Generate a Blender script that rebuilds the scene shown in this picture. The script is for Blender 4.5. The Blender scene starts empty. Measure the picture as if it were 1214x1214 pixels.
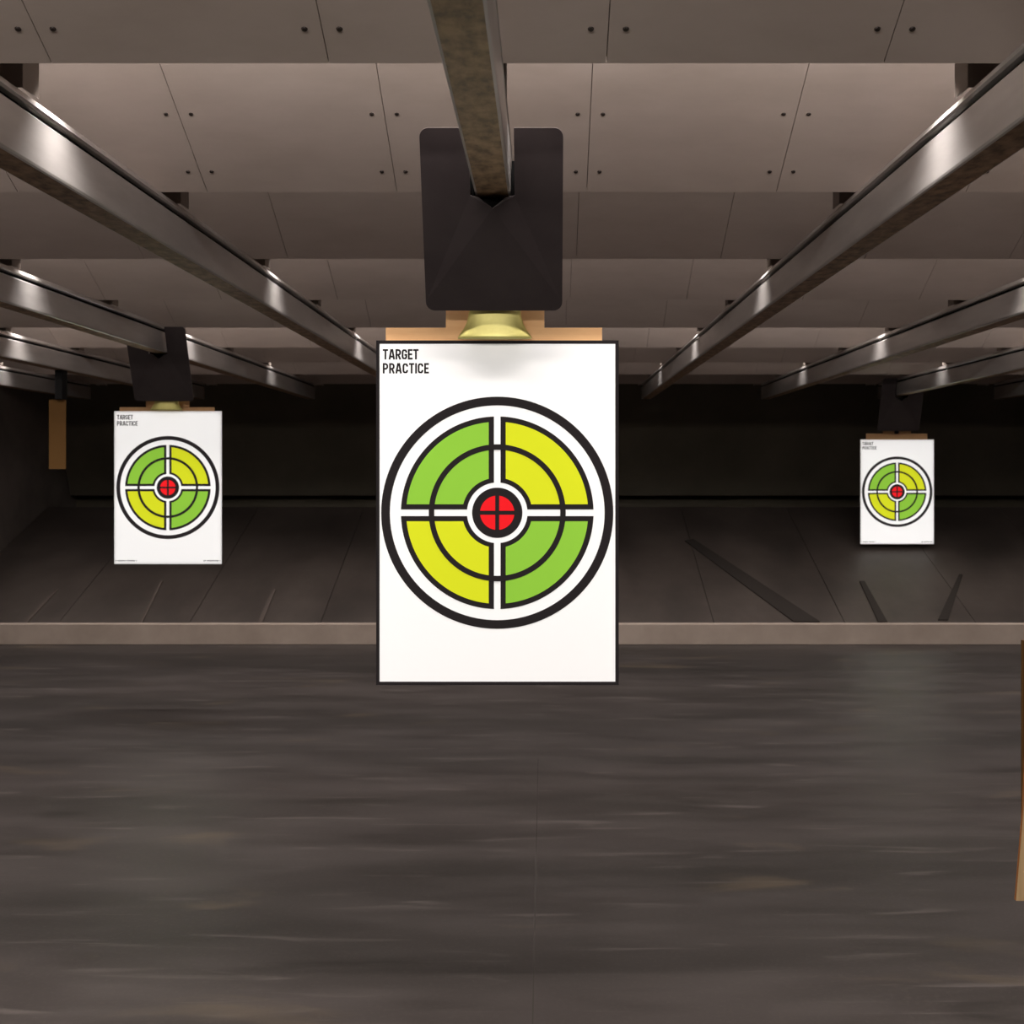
import bpy, bmesh, math, random
from mathutils import Vector
random.seed(4)
S = bpy.context.scene
C = S.collection
E = 1.6                      # eye height above the floor
F = 1600.0                   # focal length in pixels of the 1214 frame
VX, VY = 645.0, 558.0        # vanishing point

# ------------------------------------------------------------------ helpers
def lin(r, g, b):
    f = lambda c: (c/255/12.92) if c/255 <= .04045 else ((c/255+.055)/1.055)**2.4
    return (f(r), f(g), f(b), 1)

def new_mat(name, col=(.5, .5, .5, 1), rough=.6, metal=0.0, spec=.5):
    m = bpy.data.materials.new(name); m.use_nodes = True
    b = m.node_tree.nodes['Principled BSDF']
    b.inputs['Base Color'].default_value = col
    b.inputs['Roughness'].default_value = rough
    b.inputs['Metallic'].default_value = metal
    b.inputs['Specular IOR Level'].default_value = spec
    return m

def noisy(name, c1, c2, scale, stretch=(1, 1, 1), rough=(.5, .6), metal=0.0, spec=.5,
          detail=6, bump=0.0, lo=.35, hi=.65, c3=None, scale3=1.0, amt3=.5, stretch3=(1, 1, 1)):
    m = new_mat(name, c1, rough[0], metal, spec)
    nt = m.node_tree; N = nt.nodes; L = nt.links
    b = N['Principled BSDF']
    tc = N.new('ShaderNodeTexCoord')
    mp = N.new('ShaderNodeMapping'); mp.inputs['Scale'].default_value = stretch
    L.new(tc.outputs['Object'], mp.inputs['Vector'])
    nz = N.new('ShaderNodeTexNoise'); nz.inputs['Scale'].default_value = scale
    nz.inputs['Detail'].default_value = detail; nz.inputs['Roughness'].default_value = .62
    L.new(mp.outputs[0], nz.inputs['Vector'])
    cr = N.new('ShaderNodeValToRGB')
    cr.color_ramp.elements[0].position = lo; cr.color_ramp.elements[1].position = hi
    cr.color_ramp.elements[0].color = c1; cr.color_ramp.elements[1].color = c2
    L.new(nz.outputs['Fac'], cr.inputs[0])
    out = cr.outputs[0]
    if c3:
        mp3 = N.new('ShaderNodeMapping'); mp3.inputs['Scale'].default_value = stretch3
        L.new(tc.outputs['Object'], mp3.inputs['Vector'])
        n3 = N.new('ShaderNodeTexNoise'); n3.inputs['Scale'].default_value = scale3
        n3.inputs['Detail'].default_value = 5
        L.new(mp3.outputs[0], n3.inputs['Vector'])
        r3 = N.new('ShaderNodeMapRange'); r3.inputs['From Min'].default_value = .45
        r3.inputs['From Max'].default_value = .72; r3.inputs['To Max'].default_value = amt3
        L.new(n3.outputs['Fac'], r3.inputs['Value'])
        mx = N.new('ShaderNodeMix'); mx.data_type = 'RGBA'
        L.new(r3.outputs[0], mx.inputs[0]); L.new(out, mx.inputs[6])
        mx.inputs[7].default_value = c3
        out = mx.outputs[2]
    L.new(out, b.inputs['Base Color'])
    mr = N.new('ShaderNodeMapRange'); mr.inputs['To Min'].default_value = rough[0]
    mr.inputs['To Max'].default_value = rough[1]
    L.new(nz.outputs['Fac'], mr.inputs['Value']); L.new(mr.outputs[0], b.inputs['Roughness'])
    if bump:
        bp = N.new('ShaderNodeBump'); bp.inputs['Strength'].default_value = bump
        bp.inputs['Distance'].default_value = .01
        L.new(nz.outputs['Fac'], bp.inputs['Height']); L.new(bp.outputs[0], b.inputs['Normal'])
    return m

def link(name, bm, mats, parent=None, smooth=False):
    bmesh.ops.recalc_face_normals(bm, faces=bm.faces)
    me = bpy.data.meshes.new(name); bm.to_mesh(me); bm.free()
    for m in (mats if isinstance(mats, (list, tuple)) else [mats]): me.materials.append(m)
    if smooth:
        for p in me.polygons: p.use_smooth = True
    o = bpy.data.objects.new(name, me); C.objects.link(o)
    if parent: o.parent = parent
    return o

def tag(o, label=None, cat=None, group=None, kind=None):
    if label: o['label'] = label
    if cat: o['category'] = cat
    if group: o['group'] = group
    if kind: o['kind'] = kind
    return o

def empty(name, loc=(0, 0, 0), rot=(0, 0, 0)):
    o = bpy.data.objects.new(name, None); C.objects.link(o)
    o.location = loc; o.rotation_euler = rot; o.empty_display_size = .1
    return o

def box(bm, x0, x1, y0, y1, z0, z1, mi=0, bevel=0.0):
    vs = [bm.verts.new((x, y, z)) for z in (z0, z1) for y in (y0, y1) for x in (x0, x1)]
    q = [(0, 2, 3, 1), (4, 5, 7, 6), (0, 1, 5, 4), (2, 6, 7, 3), (0, 4, 6, 2), (1, 3, 7, 5)]
    fs = []
    for f in q:
        fc = bm.faces.new([vs[i] for i in f]); fc.material_index = mi; fs.append(fc)
    if bevel:
        es = {e for f in fs for e in f.edges}
        bmesh.ops.bevel(bm, geom=list(es), offset=bevel, segments=2, affect='EDGES', profile=.5)
    return fs

def prism(bm, pts, y0, y1, mi=0):
    """polygon in x,z extruded along y"""
    a = [bm.verts.new((x, y0, z)) for x, z in pts]; b = [bm.verts.new((x, y1, z)) for x, z in pts]
    n = len(pts)
    f = [bm.faces.new(a), bm.faces.new(b[::-1])]
    for i in range(n):
        f.append(bm.faces.new((a[i], a[(i+1) % n], b[(i+1) % n], b[i])))
    for q in f: q.material_index = mi
    return f

def cyl(bm, c, r0, r1, axis, length, n=16, mi=0):
    c = Vector(c); ax = Vector(axis).normalized()
    u = ax.orthogonal().normalized(); v = ax.cross(u)
    A = [bm.verts.new(c + (u*math.cos(t)+v*math.sin(t))*r0) for t in [2*math.pi*i/n for i in range(n)]]
    B = [bm.verts.new(c + ax*length + (u*math.cos(t)+v*math.sin(t))*r1) for t in [2*math.pi*i/n for i in range(n)]]
    fs = [bm.faces.new(A[::-1]), bm.faces.new(B)]
    for i in range(n): fs.append(bm.faces.new((A[i], A[(i+1) % n], B[(i+1) % n], B[i])))
    for f in fs: f.material_index = mi
    return fs

# ---------------------------------------------------------------- materials
M = {}
M['floor'] = noisy('polished_dark_concrete', lin(47, 42, 40), lin(69, 63, 61), 2.2, (.55, 1.5, 1), rough=(.40, .52), spec=.3,
                   detail=9, bump=.05, lo=.3, hi=.7, c3=lin(34, 31, 28), scale3=.9, amt3=.75, stretch3=(.35, 1.6, 1))
M['baffle'] = noisy('taupe_painted_baffle', lin(176, 161, 151), lin(188, 173, 164), 3, (.5, 1, 1), rough=(.62, .7), spec=.25)
M['joint'] = new_mat('baffle_joint', lin(125, 112, 104), .8)
M['screw'] = new_mat('dark_screw_head', lin(52, 42, 38), .5, .4)
M['steel'] = noisy('galvanised_steel', lin(196, 190, 187), lin(214, 209, 206), 9, (1, .15, 1), rough=(.32, .40), metal=.6, detail=5)
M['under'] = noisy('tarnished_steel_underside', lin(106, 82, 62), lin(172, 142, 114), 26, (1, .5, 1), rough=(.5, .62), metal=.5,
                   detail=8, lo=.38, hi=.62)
M['plate'] = noisy('black_powder_coated_steel', lin(54, 46, 47), lin(62, 54, 54), 6, rough=(.34, .42), metal=.2, spec=.5)
M['edge'] = new_mat('pale_plate_edge', lin(150, 140, 136), .4, .6)  # paler metal on the plate's edge faces
M['black'] = new_mat('matt_black_metal', lin(14, 13, 13), .8, spec=.2)
M['board'] = noisy('brown_cardboard', lin(204, 158, 112), lin(216, 172, 124), 10, (.4, 1, 3), rough=(.8, .9), spec=.2)
M['boardedge'] = new_mat('cardboard_edge', lin(150, 96, 52), .85, spec=.2)
M['wood'] = noisy('pale_plywood', lin(196, 160, 116), lin(214, 182, 138), 12, (3, 1, .3), rough=(.7, .8), spec=.2)
M['brass'] = noisy('yellow_brass', lin(196, 186, 108), lin(216, 206, 130), 8, rough=(.42, .5), metal=.55)
M['paper'] = new_mat('white_paper', (.97, .97, .97, 1), .85, spec=.1)
M['ink'] = new_mat('black_ink', lin(35, 31, 32), .8, spec=.1)
M['green'] = new_mat('green_ink', lin(141, 198, 63), .8, spec=.1)
M['lime'] = new_mat('lime_yellow_ink', lin(215, 223, 35), .8, spec=.1)
M['red'] = new_mat('red_ink', lin(237, 28, 36), .8, spec=.1)
M['wall'] = noisy('dark_grey_block_wall', lin(104, 96, 90), lin(120, 110, 104), 2, rough=(.7, .8), spec=.2)
M['ceil'] = new_mat('dark_ceiling', lin(80, 72, 66), .85, spec=.1)
M['ramp'] = noisy('scuffed_steel_ramp', lin(66, 58, 54), lin(84, 75, 70), 1.6, (1, .6, 1), rough=(.5, .62), metal=.15, spec=.3,
                  c3=lin(44, 39, 36), scale3=1.1, amt3=.6, stretch3=(1.2, .5, 1))
M['curb'] = noisy('pale_concrete_curb', lin(166, 150, 138), lin(182, 166, 154), 2, rough=(.7, .8), spec=.2)
M['strip'] = new_mat('dark_ramp_strip', lin(50, 45, 42), .8, spec=.1)
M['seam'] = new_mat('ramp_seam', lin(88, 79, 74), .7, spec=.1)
M['trap'] = noisy('black_rubber_trap', lin(80, 74, 64), lin(92, 85, 74), 1.2, rough=(.75, .85), spec=.1)

def scuffs(m, col, amt):
    nt = m.node_tree; N = nt.nodes; L = nt.links; b = N['Principled BSDF']
    old = b.inputs['Base Color'].links[0].from_socket
    tc = N.new('ShaderNodeTexCoord'); out = old
    for sc, st, lo, hi, a, c in ((5.5, (.28, 2.2, 1), .60, .74, amt, col), (1.3, (.7, 1.6, 1), .62, .75, amt*.8, lin(104, 90, 72)), (60, (1, 1, 1), .5, .8, .25, lin(90, 82, 78)), (3.1, (.4, 1.5, 1), .60, .78, .6, lin(26, 23, 20))):
        mp = N.new('ShaderNodeMapping'); mp.inputs['Scale'].default_value = st; mp.inputs['Location'].default_value = (sc, 2*sc, 0)
        L.new(tc.outputs['Object'], mp.inputs['Vector'])
        nz = N.new('ShaderNodeTexNoise'); nz.inputs['Scale'].default_value = sc; nz.inputs['Detail'].default_value = 7
        nz.inputs['Distortion'].default_value = .6
        L.new(mp.outputs[0], nz.inputs['Vector'])
        r = N.new('ShaderNodeMapRange'); r.inputs['From Min'].default_value = lo; r.inputs['From Max'].default_value = hi
        r.inputs['To Max'].default_value = a; L.new(nz.outputs['Fac'], r.inputs['Value'])
        mx = N.new('ShaderNodeMix'); mx.data_type = 'RGBA'
        L.new(r.outputs[0], mx.inputs[0]); L.new(out, mx.inputs[6]); mx.inputs[7].default_value = c; out = mx.outputs[2]
    L.new(out, b.inputs['Base Color'])
scuffs(M['floor'], lin(104, 96, 92), .55)

# ------------------------------------------------------------------ setting
XL, XR, YB, YF, ZC = -5.75, 5.95, -3.0, 16.6, E+1.66
HB = .975                                        # baffle lower edge above the eye
BD = [3.23 + 1.493*i for i in range(9)]          # distance of each lower edge
SL = .464                                        # slope of a baffle
YT = 12.4                                        # foot of the bullet trap

bm = bmesh.new(); box(bm, XL-.2, XR+.2, YB, YF+.2, -.1, 0)
tag(link('floor', bm, M['floor']), kind='structure')
bm = bmesh.new(); box(bm, XL-.2, XR+.2, YB, YF+.2, ZC, ZC+.1)
tag(link('ceiling', bm, M['ceil']), kind='structure')
bm = bmesh.new(); box(bm, XL-.2, XL, YB, YF+.2, 0, ZC)
tag(link('wall_left', bm, M['wall']), kind='structure')
bm = bmesh.new(); box(bm, XR, XR+.2, YB, YF+.2, 0, ZC)
tag(link('wall_right', bm, M['wall']), kind='structure')
bm = bmesh.new(); box(bm, XL, XR, YF, YF+.2, 0, ZC)
tag(link('wall_back', bm, M['trap']), kind='structure')
bm = bmesh.new(); box(bm, XL-.2, XR+.2, YB-.2, YB, 0, ZC)
tag(link('wall_front', bm, M['wall']), kind='structure')
# saw cut in the slab
bm = bmesh.new(); box(bm, -.035, -.031, 1.0, 7.5, .0002, .0008)
tag(link('trim_1', bm, new_mat('slab_joint', lin(50, 44, 40), .7)), kind='structure')

# bullet trap: kerb, rising ramp, throat, upper plate
trap = empty('bullet_trap', (0, YT, 0))
tag(trap, 'grey steel bullet trap with a low kerb and rising ramp across the far end', 'bullet trap')
bm = bmesh.new(); box(bm, XL+.01, XR-.01, 0, .12, .001, .19, bevel=.006)
link('kerb', bm, M['curb'], trap)
YR, ZR = 3.2, 1.18
bm = bmesh.new()
x = XL+.01
while x < XR-.02:
    x2 = min(x+1.22, XR-.01)
    a, b_ = .12, .175
    vs = [bm.verts.new(p) for p in ((x+.003, .12, .17), (x2-.003, .12, .17), (x2-.003, YR, ZR), (x+.003, YR, ZR))]
    bm.faces.new(vs); x = x2
r = bmesh.ops.extrude_face_region(bm, geom=bm.faces[:])
bmesh.ops.translate(bm, verts=[v for v in r['geom'] if isinstance(v, bmesh.types.BMVert)], vec=(0, 0, -.02))
link('ramp', bm, M['ramp'], trap)
bm = bmesh.new()
vs = [bm.verts.new(p) for p in ((XL+.01, YR, 2.75), (XR-.01, YR, 2.75), (XR-.01, YR+.75, 1.3), (XL+.01, YR+.75, 1.3))]
bm.faces.new(vs)
r = bmesh.ops.extrude_face_region(bm, geom=bm.faces[:])
bmesh.ops.translate(bm, verts=[v for v in r['geom'] if isinstance(v, bmesh.types.BMVert)], vec=(0, .03, .0))
link('upper_plate', bm, M['trap'], trap)
# thin raised strips lying diagonally on the ramp, darker on the right
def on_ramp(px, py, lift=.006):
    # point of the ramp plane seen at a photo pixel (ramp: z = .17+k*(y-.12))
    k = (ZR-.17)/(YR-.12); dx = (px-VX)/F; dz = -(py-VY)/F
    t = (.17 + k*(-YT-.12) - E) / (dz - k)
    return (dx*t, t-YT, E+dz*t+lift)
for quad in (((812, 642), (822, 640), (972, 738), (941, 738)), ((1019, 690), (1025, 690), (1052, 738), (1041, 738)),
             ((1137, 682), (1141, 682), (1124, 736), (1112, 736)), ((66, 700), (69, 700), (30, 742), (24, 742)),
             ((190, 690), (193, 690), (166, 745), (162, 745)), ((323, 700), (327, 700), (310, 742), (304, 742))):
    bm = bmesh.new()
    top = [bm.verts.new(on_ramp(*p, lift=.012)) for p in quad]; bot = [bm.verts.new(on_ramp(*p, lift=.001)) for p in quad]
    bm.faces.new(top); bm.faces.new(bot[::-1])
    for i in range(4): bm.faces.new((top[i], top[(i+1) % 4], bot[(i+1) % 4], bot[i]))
    link('ramp_strip', bm, M['strip'] if quad[0][0] > 700 else M['seam'], trap)

# ------------------------------------------------------------------ baffles
th = math.atan(SL); LEN = .66/math.sin(th)*.99
JX, JS = .149, .6635
ordn = ['nearest taupe ceiling baffle along the top picture edge, with one row of screws',
        'brightly lit pinkish taupe ceiling baffle, second from the camera, with two rows of screws',
        'dark brown shaded ceiling baffle crossing behind the middle of the hanging black steel plate',
        'medium grey ceiling baffle fourth from the camera, behind the lower part of the black plate',
        'narrow dark ceiling baffle fifth from the camera, level with the bottom of the black plate',
        'narrow bright pinkish ceiling baffle sixth from the camera, behind the cardboard shoulders',
        'thin dim ceiling baffle seventh from the camera, just above the unlit far end',
        'very dark thin ceiling baffle eighth from the camera, above the bullet trap',
        'farthest and darkest thin ceiling baffle, right in front of the bullet trap']
screw_me = None
for i, D in enumerate(BD):
    root = empty('ceiling_baffle', (0, D, E+HB), (th - math.pi/2*0, 0, 0))
    root.rotation_euler = (-th, 0, 0)
    # local frame: -y runs up the slope towards the camera, face looks down (-z)
    tag(root, ordn[i], 'baffle', 'sloping ceiling baffles')
    bm = bmesh.new()
    n0 = math.floor((XL-JX)/JS)
    xs = [XL] + [JX+JS*n for n in range(n0+1, 40) if XL+.05 < JX+JS*n < XR-.05] + [XR]
    for a, b_ in zip(xs, xs[1:]):
        box(bm, a+.0012, b_-.0012, -LEN, 0, 0, .018)
    link('panel', bm, M['baffle'], root)
    bm = bmesh.new(); box(bm, XL, XR, -LEN, -.004, .0182, .03)
    link('backing', bm, M['joint'], root)
    if i < 2:
        rows = [.104*math.hypot(1, SL), .3745*math.hypot(1, SL)]
        for x in xs[1:-1]:
            if abs(x)*F/D > 720 : continue
            for rr in (rows if i else rows[:1]):
                for s in (-.0405, .0405):
                    if screw_me is None:
                        bm = bmesh.new(); cyl(bm, (0, 0, -.003), .0062, .008, (0, 0, 1), .0035, 10)
                        o = link('screw', bm, M['screw'], root); screw_me = o.data
                    else:
                        o = bpy.data.objects.new('screw', screw_me); C.objects.link(o); o.parent = root
                    o.location = (x+s, -rr, 0)

# -------------------------------------------------------------------- rails
H = .79
def rail_body(bm, y0, y1):
    # steel box channel: rounded lower corners, vertical webs
    w = .052
    pts = [(-w+.008, 0), (w-.008, 0), (w-.002, .0025), (w, .009), (w, .128), (w-.010, .136), (-w+.010, .136), (-w, .128), (-w, .009), (-w+.002, .0025)]
    a = [bm.verts.new((x, y0, z)) for x, z in pts]; b = [bm.verts.new((x, y1, z)) for x, z in pts]; n = len(pts)
    bm.faces.new(a[::-1]); bm.faces.new(b)
    for i in range(n):
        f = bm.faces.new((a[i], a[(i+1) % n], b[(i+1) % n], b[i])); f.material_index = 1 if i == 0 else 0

rails = [(-5.06, 'galvanised track rail along the left wall, leftmost and shortest in view'),
         (-3.80, 'galvanised track rail at the left edge, between the wall rail and the left target rail'),
         (-2.58, 'galvanised track rail that carries the left hanging target'),
         (-1.375, 'large bright galvanised track rail sweeping from the upper left to the middle poster'),
         (-.147, 'centre track rail with mottled brown underside ending at the large black plate'),
         (1.127, 'large bright galvanised track rail sweeping from the upper right towards the middle poster'),
         (2.45, 'galvanised track rail crossing the right edge above the right hanging target'),
         (3.74, 'galvanised track rail that carries the small right hanging target'),
         (5.02, 'short dark track rail along the right wall, lowest at the right edge')]
R0, R1 = 1.2, 14.9
proto = None
for X, lab in rails:
    root = empty('track_rail', (X, 0, E+H))
    tag(root, lab, 'rail', 'target rails under the baffles')
    if proto is None:
        bm = bmesh.new(); rail_body(bm, R0, R1)
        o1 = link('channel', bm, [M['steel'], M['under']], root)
        bm = bmesh.new(); box(bm, -.028, .028, R0, R1, .137, .151)
        o2 = link('spacer', bm, M['black'], root)
        bm = bmesh.new()
        prism(bm, [(-.046, .152), (.046, .152), (.052, .158), (.040, .180), (.032, .183), (-.032, .183), (-.040, .180), (-.052, .158)], R0, R1)
        o3 = link('top_flange', bm, M['steel'], root)
        bm = bmesh.new()
        box(bm, -.050, .050, 0, .004, .1845, .42); box(bm, -.050, -.046, .005, .11, .1845, .42); box(bm, .046, .050, .005, .11, .1845, .42)
        bk = link('hanger', bm, new_mat('painted_hanger', lin(160, 146, 136), .6), root)
        bk.location = (0, BD[0]+.20, 0)
        proto = [o1, o2, o3]; hang = bk
        first = True
    else:
        for p in proto:
            c = p.copy(); C.objects.link(c); c.parent = root
        first = False
    for j, D in enumerate(BD):
        if first and j == 0: continue
        c = hang.copy(); C.objects.link(c); c.parent = root; c.location = (0, D+.20, 0)

# ------------------------------------------------------- carriers (deflector plates)
TILT = math.atan2(.23, .481); PL = .533; SV = .345*PL
def make_carrier():
    root = empty('target_carrier', (0, 0, 0))
    # local frame: origin on the plate at the level of the rail underside; x right, z up, -y to the camera
    w, r = .2005, .026
    def loc(x, s, d=0):        # s: distance down the plate from its top, d: out of the plate to the camera
        q = (s-SV)
        return Vector((x, q*math.sin(TILT) - d*math.cos(TILT), -q*math.cos(TILT) - d*math.sin(TILT)))
    def arc(cx, cs, a0, a1, n=6):
        return [(cx+r*math.cos(math.radians(a0+(a1-a0)*i/n)), cs+r*math.sin(math.radians(a0+(a1-a0)*i/n))) for i in range(n+1)]
    nw = .063; sv = SV+.002; tip = SV+.042
    right = [(nw, 0)] + arc(w-r, r, -90, 0) + arc(w-r, PL-r, 0, 90)
    left = [(-x, s) for x, s in right[::-1]]
    BR, BL = (.125, PL), (-.125, PL)
    P = (0, tip)
    rp = [(nw, 0)] + right[1:] + [BR, P, (.036, SV+.014), (nw, SV+.006)]
    lp = [(-x, s) for x, s in rp[::-1]]
    ap = .0065
    bm = bmesh.new()
    cache = {}
    def V(p, back=False):
        k = (round(p[0], 5), round(p[1], 5), back)
        if k not in cache:
            d = ap if abs(p[0]) < 1e-6 and abs(p[1]-tip) < 1e-6 else 0
            cache[k] = bm.verts.new(loc(p[0], p[1], d - (.006 if back else 0)))
        return cache[k]
    for back in (False, True):
        for poly in (rp, lp, [P, BR, BL]):
            f = bm.faces.new([V(p, back) for p in poly])
    outer = right + [BR, BL] + left[:] + [(-nw, SV+.006), (-.036, SV+.014), P, (.036, SV+.014), (nw, SV+.006)]
    for p, q in zip(outer, outer[1:]+outer[:1]):
        f = bm.faces.new((V(p), V(q), V(q, True), V(p, True))); f.material_index = 1
    bm.normal_update(); bmesh.ops.triangulate(bm, faces=[f for f in bm.faces if len(f.verts) > 4])
    link('deflector_plate', bm, [M['plate'], M['edge']], root)
    # trolley behind the notch, rolling on the rail
    bm = bmesh.new()
    box(bm, -.060, .060, .06, .26, -.075, -.003, bevel=.006)
    link('trolley', bm, M['black'], root)
    bm = bmesh.new()
    box(bm, -.0655, -.0545, .035, .24, -.004, .10)
    link('side_cheek', bm, M['black'], root)
    bm = bmesh.new(); box(bm, .0545, .0655, .035, .24, -.004, .10)
    link('side_cheek', bm, M['black'], root)
    # stem down behind the plate to the clamp
    bm = bmesh.new()
    box(bm, -.02, .02, .205, .230, -.34, -.07, bevel=.004)
    link('stem', bm, M['black'], root)
    # flared brass clamp
    bm = bmesh.new()
    n = 28; prof = [(-.27, .074), (-.30, .076), (-.325, .079), (-.345, .084), (-.362, .092), (-.376, .102), (-.386, .109), (-.393, .111)]
    rings = []
    for z, rr in prof:
        rings.append([bm.verts.new((rr*math.cos(2*math.pi*k/n), .2316-.111*.3+rr*.3*math.sin(2*math.pi*k/n), z)) for k in range(n)])
    for a, b in zip(rings, rings[1:]):
        for k in range(n): bm.faces.new((a[k], a[(k+1) % n], b[(k+1) % n], b[k]))
    bm.faces.new(rings[0][::-1]); bm.faces.new(rings[-1])
    link('clamp', bm, M['brass'], root, smooth=True)
    return root

def copy_tree(o, parent=None):
    c = o.copy(); C.objects.link(c)
    c.parent = parent
    for ch in list(o.children): copy_tree(ch, c)
    return c

car = make_carrier(); car.location = (-.147, 3.83, E+H-.003)
tag(car, 'large black steel deflector plate and carrier hanging from the centre rail', 'target carrier', 'target carriers')
car2 = copy_tree(car); car2.location = (-2.58, 9.02, E+H-.003)
tag(car2, 'small black carrier plate above the left target, on the left rail', 'target carrier')
car3 = copy_tree(car); car3.location = (3.74, 14.1, E+H-.02); car3.scale = (1.1, 1, 1.12)
for ch in list(car3.children):
    if ch.name.startswith('clamp'): bpy.data.objects.remove(ch)
for ch in car2.children:
    if ch.name.startswith('clamp'): ch.scale = (1, 1, .95)
tag(car3, 'smallest black carrier plate above the right target, far down the right lane', 'target carrier')

# -------------------------------------------------------------- card backers
def make_backer():
    root = empty('target_backer', (0, 0, 0))
    k = 4.02/F
    def P(px, py): return ((px-587.5)*k, (404-py)*k)      # origin at poster top centre
    pts = [P(456, 790), P(715, 790), P(715, 386), P(646, 386), P(646, 352), P(528, 352), P(528, 386), P(456, 386)]
    bm = bmesh.new(); prism(bm, pts, 0, .005)
    for f in bm.faces:
        if len(f.verts) == 4: f.material_index = 1
    bm.normal_update(); bmesh.ops.triangulate(bm, faces=[f for f in bm.faces if len(f.verts) > 4])
    link('card', bm, [M['board'], M['boardedge']], root)
    return root
TZ = E + (VY-404)/F*4.0
bk1 = make_backer(); bk1.location = ((587.5-VX)/F*4.0616, 4.0616, TZ)
tag(bk1, 'brown cardboard backer with a raised tab behind the large centre poster', 'backer', 'cardboard target backers')
bk2 = copy_tree(bk1); bk2.location = ((199-VX)/F*9.2516, 9.2516, TZ+.005)
tag(bk2, 'dim brown cardboard backer behind the left poster', 'backer')
bk3 = copy_tree(bk1); bk3.location = ((1063.5-VX)/F*14.3316, 14.3316, TZ-.035)
tag(bk3, 'brown cardboard backer showing as a strip above the right poster', 'backer')

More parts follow.
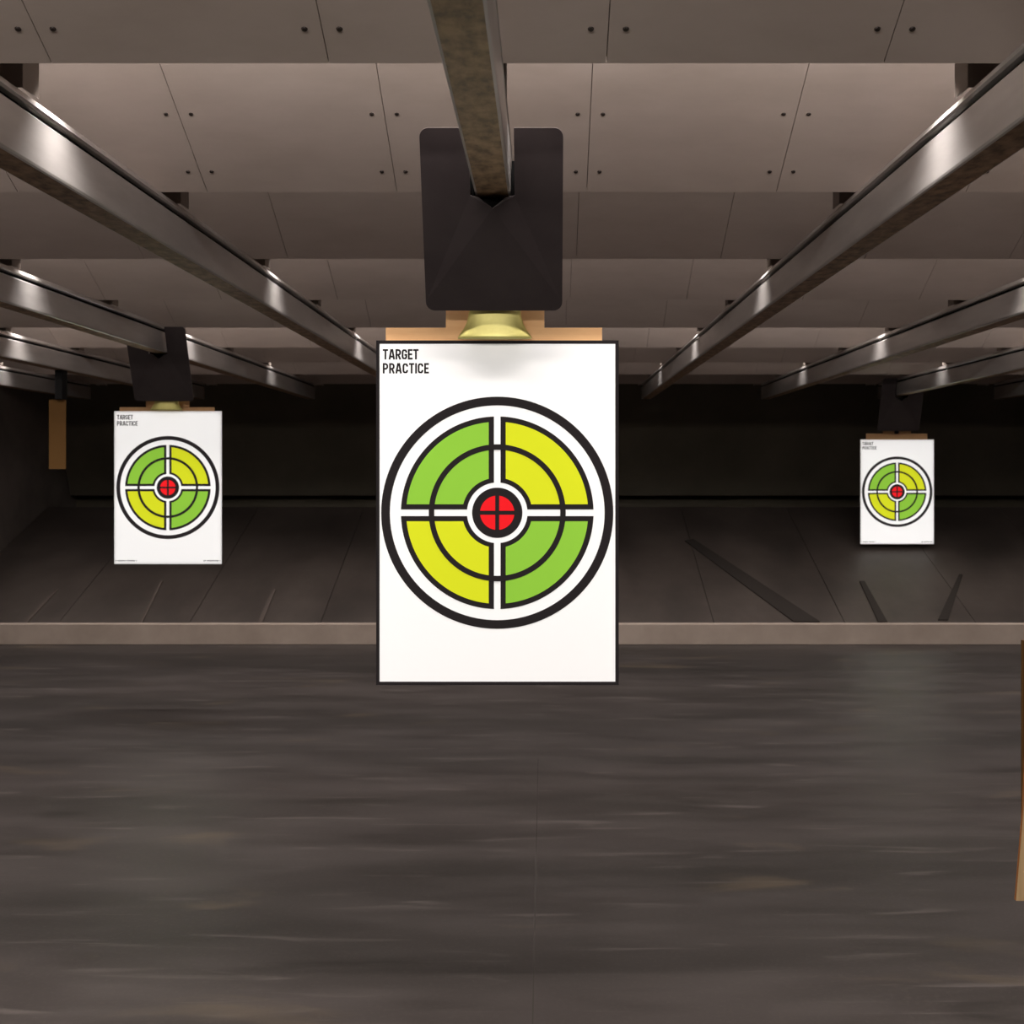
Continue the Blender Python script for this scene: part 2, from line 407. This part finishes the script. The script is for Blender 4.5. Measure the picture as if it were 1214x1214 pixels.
# ------------------------------------------------------------------- posters
U = 4.0/F                        # metres per photo pixel on the centre poster
def make_poster(border=True):
    root = empty('target_poster', (0, 0, 0))       # origin: top centre of the sheet
    cx, cy = 589.75, 404.0
    def X(px): return (px-cx)*U
    def Z(py): return (cy-py)*U
    w0, w1, h0, h1 = X(446), X(733.5), Z(812.5), 0
    bm = bmesh.new(); box(bm, w0, w1, 0, .0015, h0, h1)
    link('paper_sheet', bm, M['paper'], root)
    bx, bz = 589.5, 608.3
    q = .2636
    L1, L2, L3 = -.0006, -.0012, -.0018
    bm = bmesh.new()
    def annulus(r0, r1, y, mi, n=128):
        A = []
        for k in range(n):
            t = 2*math.pi*k/n
            A.append((bm.verts.new((X(bx+r0*math.cos(t)), y, Z(bz+r0*math.sin(t)))), bm.verts.new((X(bx+r1*math.cos(t)), y, Z(bz+r1*math.sin(t))))))
        for k in range(n):
            a, b = A[k], A[(k+1) % n]
            f = bm.faces.new((a[0], a[1], b[1], b[0])); f.material_index = mi
    def quad(r0, r1, g, sx, sy, y, mi, nr=8, na=40):
        G = []
        for i in range(nr+1):
            r = r0+(r1-r0)*i/nr; a0 = math.asin(g/r); a1 = math.pi/2-a0; row = []
            for j in range(na+1):
                t = a0+(a1-a0)*j/na
                row.append(bm.verts.new((X(bx+sx*r*math.cos(t)), y, Z(bz+sy*r*math.sin(t)))))
            G.append(row)
        for i in range(nr):
            for j in range(na):
                f = bm.faces.new((G[i][j], G[i+1][j], G[i+1][j+1], G[i][j+1])); f.material_index = mi
    annulus(127.3, 137.6, L1, 0)
    for sx, sy, mi in ((-1, -1, 1), (1, -1, 2), (-1, 1, 2), (1, 1, 1)):
        quad(35.9, 114.2, 3.9, sx, sy, L1, 0)
        quad(41.5, 107.8, 10.1, sx, sy, L2, mi)
    annulus(74.7, 81.2, L3, 0)
    annulus(.01, 29.8, L1, 0)
    for sx in (-1, 1):
        for sy in (-1, 1):
            quad(3.45, 20.3, 2.4, sx, sy, L2, 3, 4, 20)
    # close the little corner left at the middle of each red quarter
    link('bullseye', bm, [M['ink'], M['green'], M['lime'], M['red']], root)

    # lettering -------------------------------------------------------------
    bm = bmesh.new()
    def ribbon(pts, t, y):
        n = len(pts); Lf = []; Rt = []
        for i, p in enumerate(pts):
            p = Vector(p)
            d0 = (p-Vector(pts[i-1])).normalized() if i else None
            d1 = (Vector(pts[i+1])-p).normalized() if i < n-1 else None
            if d0 is None: d0 = d1
            if d1 is None: d1 = d0
            n0 = Vector((-d0.y, d0.x)); n1 = Vector((-d1.y, d1.x)); m = (n0+n1).normalized()
            k = t/2/max(.4, m.dot(n0))
            Lf.append(p+m*k); Rt.append(p-m*k)
        Lv = [bm.verts.new((X(a.x), y, Z(a.y))) for a in Lf]; Rv = [bm.verts.new((X(a.x), y, Z(a.y))) for a in Rt]
        for i in range(n-1): bm.faces.new((Lv[i], Lv[i+1], Rv[i+1], Rv[i]))
    def corner(cx_, cy_, r, a0, a1, n=5):
        return [(cx_+r*math.cos(math.radians(a0+(a1-a0)*i/n)), cy_+r*math.sin(math.radians(a0+(a1-a0)*i/n))) for i in range(n+1)]
    def glyph(ch, x, y, h, w, t):
        a, b = x+t/2, x+w-t/2; c, d = y+t/2, y+h-t/2; m = y+h*.5; r = min(w*.42, 2.4*h/12)
        yy = [L1]
        def rb(p):
            ribbon(p, t, yy[0]); yy[0] -= .0001
        if ch == 'T': rb([(x, c), (x+w, c)]); rb([(x+w/2, y), (x+w/2, y+h)])
        elif ch == 'I': rb([(x+w/2, y), (x+w/2, y+h)])
        elif ch == 'A': rb([(a-.1*t, y+h), (x+w/2-.25*t, y), ]); rb([(x+w/2+.25*t, y), (b+.1*t, y+h)]); rb([(x+w*.22, y+h*.72), (x+w*.78, y+h*.72)])
        elif ch == 'E':
            rb([(a, y), (a, y+h)]); rb([(x, c), (x+w, c)]); rb([(x, m), (x+w*.9, m)]); rb([(x, d), (x+w, d)])
        elif ch in 'PR':
            m2 = y+h*.55
            rb([(a, y), (a, y+h)])
            rb([(x, c)]+corner(b-r, c+r, r, -90, 0)+corner(b-r, m2-r, r, 0, 90)+[(x, m2)])
            if ch == 'R': rb([(x+w*.5, m2), (b+.1*t, y+h)])
        elif ch in 'CG':
            p = [(b, y+h*.34)]+corner(b-r, c+r, r, 0, -90)+corner(a+r, c+r, r, -90, -180)+corner(a+r, d-r, r, 180, 90)+corner(b-r, d-r, r, 90, 0)
            if ch == 'C': rb(p+[(b, y+h*.66)])
            else: rb(p+[(b, m)]); rb([(x+w*.5, m+.3*t), (x+w, m+.3*t)])
    wd = {'T': 6.3, 'A': 7.3, 'R': 6.6, 'G': 6.6, 'E': 5.6, 'P': 6.5, 'C': 6.6, 'I': 2.1}
    def word(s, x, y, h, total, t=2.15):
        base = sum(wd[c] for c in s); gap = (total-base)/(len(s)-1)
        for c in s:
            glyph(c, x, y, h, wd[c], t); x += wd[c]+gap
    word('TARGET', 453.8, 414.3, 12.3, 42.4)
    word('PRACTICE', 453.8, 430.9, 12.3, 54.7)
    link('lettering', bm, M['ink'], root)
    if border:
        bm = bmesh.new(); t = 4*U
        box(bm, w0, w1, -.0008, -.0002, h1-t, h1); box(bm, w0, w1, -.0008, -.0002, h0, h0+t)
        box(bm, w0, w0+t, -.0008, -.0002, h0+t, h1-t); box(bm, w1-t, w1, -.0008, -.0002, h0+t, h1-t)
        link('border', bm, M['ink'], root)
    else:
        # two rows of tiny grey print in the lower corners
        for xa, xb in ((450, 506), (685, 729)):
            bm = bmesh.new()
            x = xa
            while x < xb:
                ww = random.uniform(1.6, 3.0)
                ribbon([(x, 803.5), (min(x+ww, xb), 803.5)], 3.2, L1); x += ww+1.3
                if random.random() < .12: x += 2.5
            link('small_print', bm, M['ink'], root)
    return root

p1 = make_poster(True); p1.location = ((589.75-VX)*U, 4.06, TZ)
p1.scale = (4.06/4, 1, 4.06/4); p1.location = ((589.75-VX)/F*4.06, 4.06, E+(VY-403.6)/F*4.06)
tag(p1, 'large centre paper poster with a black border, bullseye rings and TARGET PRACTICE lettering', 'target poster', 'target practice posters')
p2 = make_poster(False)
def put(p, D, px0, px1, py0):
    s = (px1-px0)/F*D/(287.5*U)
    p.scale = (s, 1, s); p.location = (((px0+px1)/2-VX)/F*D, D, E+(VY-py0)/F*D)
put(p2, 9.25, 135.3, 263, 487.3)
tag(p2, 'medium sized borderless bullseye poster hanging on the left', 'target poster', 'target practice posters')
p3 = copy_tree(p2)
put(p3, 14.33, 1020, 1107.3, 521)
tag(p3, 'smallest borderless bullseye poster hanging on the right', 'target poster', 'target practice posters')

# ------------------------------------------ far left hanging strip, right edge board
D = 10.6; s = D/F
st = empty('hanging_strip', (0, D, E))
bm = bmesh.new(); box(bm, (58-VX)*s, (78-VX)*s, 0, .01, (VY-556)*s, (VY-474)*s)
link('card', bm, new_mat('shaded_brown_card', lin(92, 66, 36), .85, spec=.1), st)  # card hanging in shade, the shade put into its darker brown
bm = bmesh.new(); box(bm, -3.83, -3.77, -.04, .08, (VY-474)*s+.001, H-.001, bevel=.005)
link('carrier_block', bm, M['black'], st)
tag(st, 'dim narrow brown strip hanging from the rail left of the left poster', 'backer')

D = 3.3; s = D/F
br = empty('plywood_board', (0, D, E))
def PX(px, py): return ((px-VX)*s, (VY-py)*s)
bm = bmesh.new()
prism(bm, [PX(1204.5, 1068), PX(1430, 1072), PX(1430, 400), PX(1222, 400), PX(1220, 800), PX(1213.5, 960)], 0, .012)
for f in bm.faces:
    if len(f.verts) == 4: f.material_index = 1
bm.normal_update(); bmesh.ops.triangulate(bm, faces=[f for f in bm.faces if len(f.verts) > 4])
link('panel', bm, [M['wood'], M['boardedge']], br)
bm = bmesh.new(); prism(bm, [PX(1214.2, 1040), PX(1240, 1040), PX(1240, 760), PX(1214.2, 760)], .0125, .022)
link('shaded_edge', bm, bpy.data.materials['shaded_brown_card'], br)  # edge in shade, painted as a darker brown
bm = bmesh.new(); box(bm, 1.1805, 1.24, .001, .011, (VY-400)*s+.001, H+.09)
link('strap', bm, M['black'], br)
tag(br, 'pale plywood board with shaded brown edge hanging at the lower right picture edge', 'board')

# ------------------------------------------------------------------- lights
def area(name, loc, rot, sx, sy, power, col=(1, .935, .895), spread=180):
    l = bpy.data.lights.new(name, 'AREA'); l.shape = 'RECTANGLE'; l.size = sx; l.size_y = sy
    l.energy = power; l.color = col; l.spread = math.radians(spread)
    o = bpy.data.objects.new(name, l); C.objects.link(o); o.location = loc; o.rotation_euler = rot
    return o
# every second gap has a fixture behind the lower lip: a louvred downlight and a wash on the next baffle
for i, down, wash in ((0, 178, 31), (1, 0, 9), (2, 120, 15), (3, 0, 10), (4, 120, 32), (5, 0, 6), (6, 58, 10)):  # gaps with a wash alone are added fill, lifting the dark baffles
    if down:
        # nearest run is made dimmer over the centre lane, softening the poster's shadow
        runs = [(XL+.2, -.80, 1), (-.80, .52, .24), (.52, XR-.2, 1)] if i == 0 else [(XL+.2, XR-.2, 1)]
        for a, b_, k in runs:
            area('strip_or_fill_light', ((a+b_)/2, BD[i]+(.40 if i < 6 else .30), E+HB+.13), (math.radians(5), 0, 0), b_-a, .05,
                 k*down*(b_-a)/(XR-XL-.4), spread=104)
    area('strip_or_fill_light', ((XL+XR)/2, BD[i]+.30, E+HB+.24), (math.radians(78), 0, 0), XR-XL-.4, .05, wash, spread=110)
# unseen firing line lamp, added behind the camera for general light
area('strip_or_fill_light', (-1.2, -.6, ZC-.08), (math.radians(25), 0, 0), 5, .3, 185, (1, .95, .9))

def spot(name, loc, target, power, ang, blend=.25, rad=.012):
    l = bpy.data.lights.new(name, 'SPOT'); l.energy = power; l.spot_size = ang; l.spot_blend = blend
    l.shadow_soft_size = rad; l.color = (1, .985, .97)
    o = bpy.data.objects.new(name, l); C.objects.link(o); o.location = loc
    d = Vector(target)-Vector(loc); o.rotation_euler = d.to_track_quat('-Z', 'Y').to_euler()
    return o
def beam_mask(o, hw, up, dn, soft):
    """node-made shutters on an added poster light: the beam is cut to a rectangle (tangents of the half angles)"""
    l = o.data; l.use_nodes = True; nt = l.node_tree; N = nt.nodes; L = nt.links
    em = [n for n in N if n.type == 'EMISSION'][0]
    tc = N.new('ShaderNodeTexCoord'); sp = N.new('ShaderNodeSeparateXYZ'); L.new(tc.outputs['Normal'], sp.inputs[0])
    def math_(op, a, b=None):
        m = N.new('ShaderNodeMath'); m.operation = op
        for k, v in ((0, a), (1, b)):
            if v is None: continue
            if isinstance(v, (int, float)): m.inputs[k].default_value = v
            else: L.new(v, m.inputs[k])
        return m.outputs[0]
    az = math_('ABSOLUTE', sp.outputs[2])
    u = math_('ABSOLUTE', math_('DIVIDE', sp.outputs[0], az)); v = math_('DIVIDE', sp.outputs[1], az)
    def ramp(x, edge):
        r = N.new('ShaderNodeMapRange'); r.interpolation_type = 'SMOOTHSTEP'
        r.inputs['From Min'].default_value = edge; r.inputs['From Max'].default_value = edge+soft
        r.inputs['To Min'].default_value = 1; r.inputs['To Max'].default_value = 0
        L.new(x, r.inputs['Value']); return r.outputs[0]
    k = math_('MULTIPLY', ramp(u, hw), ramp(v, up)); k = math_('MULTIPLY', k, ramp(math_('MULTIPLY', v, -1), dn))
    L.new(k, em.inputs['Strength'])

for p, top, gain in ((p1, .03, .545), (p2, .0, 1.17), (p3, .0, 1.24)):  # one unseen spot added per poster to bring its paper to white
    sc = p.scale[2]
    c = Vector((p.location.x, p.location.y, p.location.z-.51*sc))
    src = Vector((c.x, .5, E+.30))
    d = (c-src).length
    cosn = (c-src).normalized().y
    E0 = 1.03/.93*math.pi
    ang = 2*math.atan(.72*sc/d)
    o = spot('poster_fill_spot', src, c, E0*d*d/cosn*4*math.pi*.50*gain, ang*1.3, .1)
    beam_mask(o, .351*sc/d, (.502*sc+top)*cosn/d, .502*sc*cosn/d, .002*4/d)

w = bpy.data.worlds.new('world'); S.world = w; w.use_nodes = True
w.node_tree.nodes['Background'].inputs[0].default_value = (.03, .028, .026, 1)

# ------------------------------------------------------------------- camera
cd = bpy.data.cameras.new('camera'); cam = bpy.data.objects.new('camera', cd); C.objects.link(cam)
cam.location = (0, 0, E); cam.rotation_euler = (math.pi/2, 0, 0)
cd.sensor_width = 36; cd.sensor_fit = 'HORIZONTAL'; cd.lens = 36*F/1214
cd.shift_x = -(VX-607)/1214; cd.shift_y = -(607-VY)/1214
cd.clip_start = .05
cd.dof.use_dof = True; cd.dof.focus_distance = 4.05; cd.dof.aperture_fstop = 9
S.camera = cam
S.view_settings.view_transform = 'Standard'; S.view_settings.look = 'None'
S.view_settings.exposure = 0; S.view_settings.gamma = 1
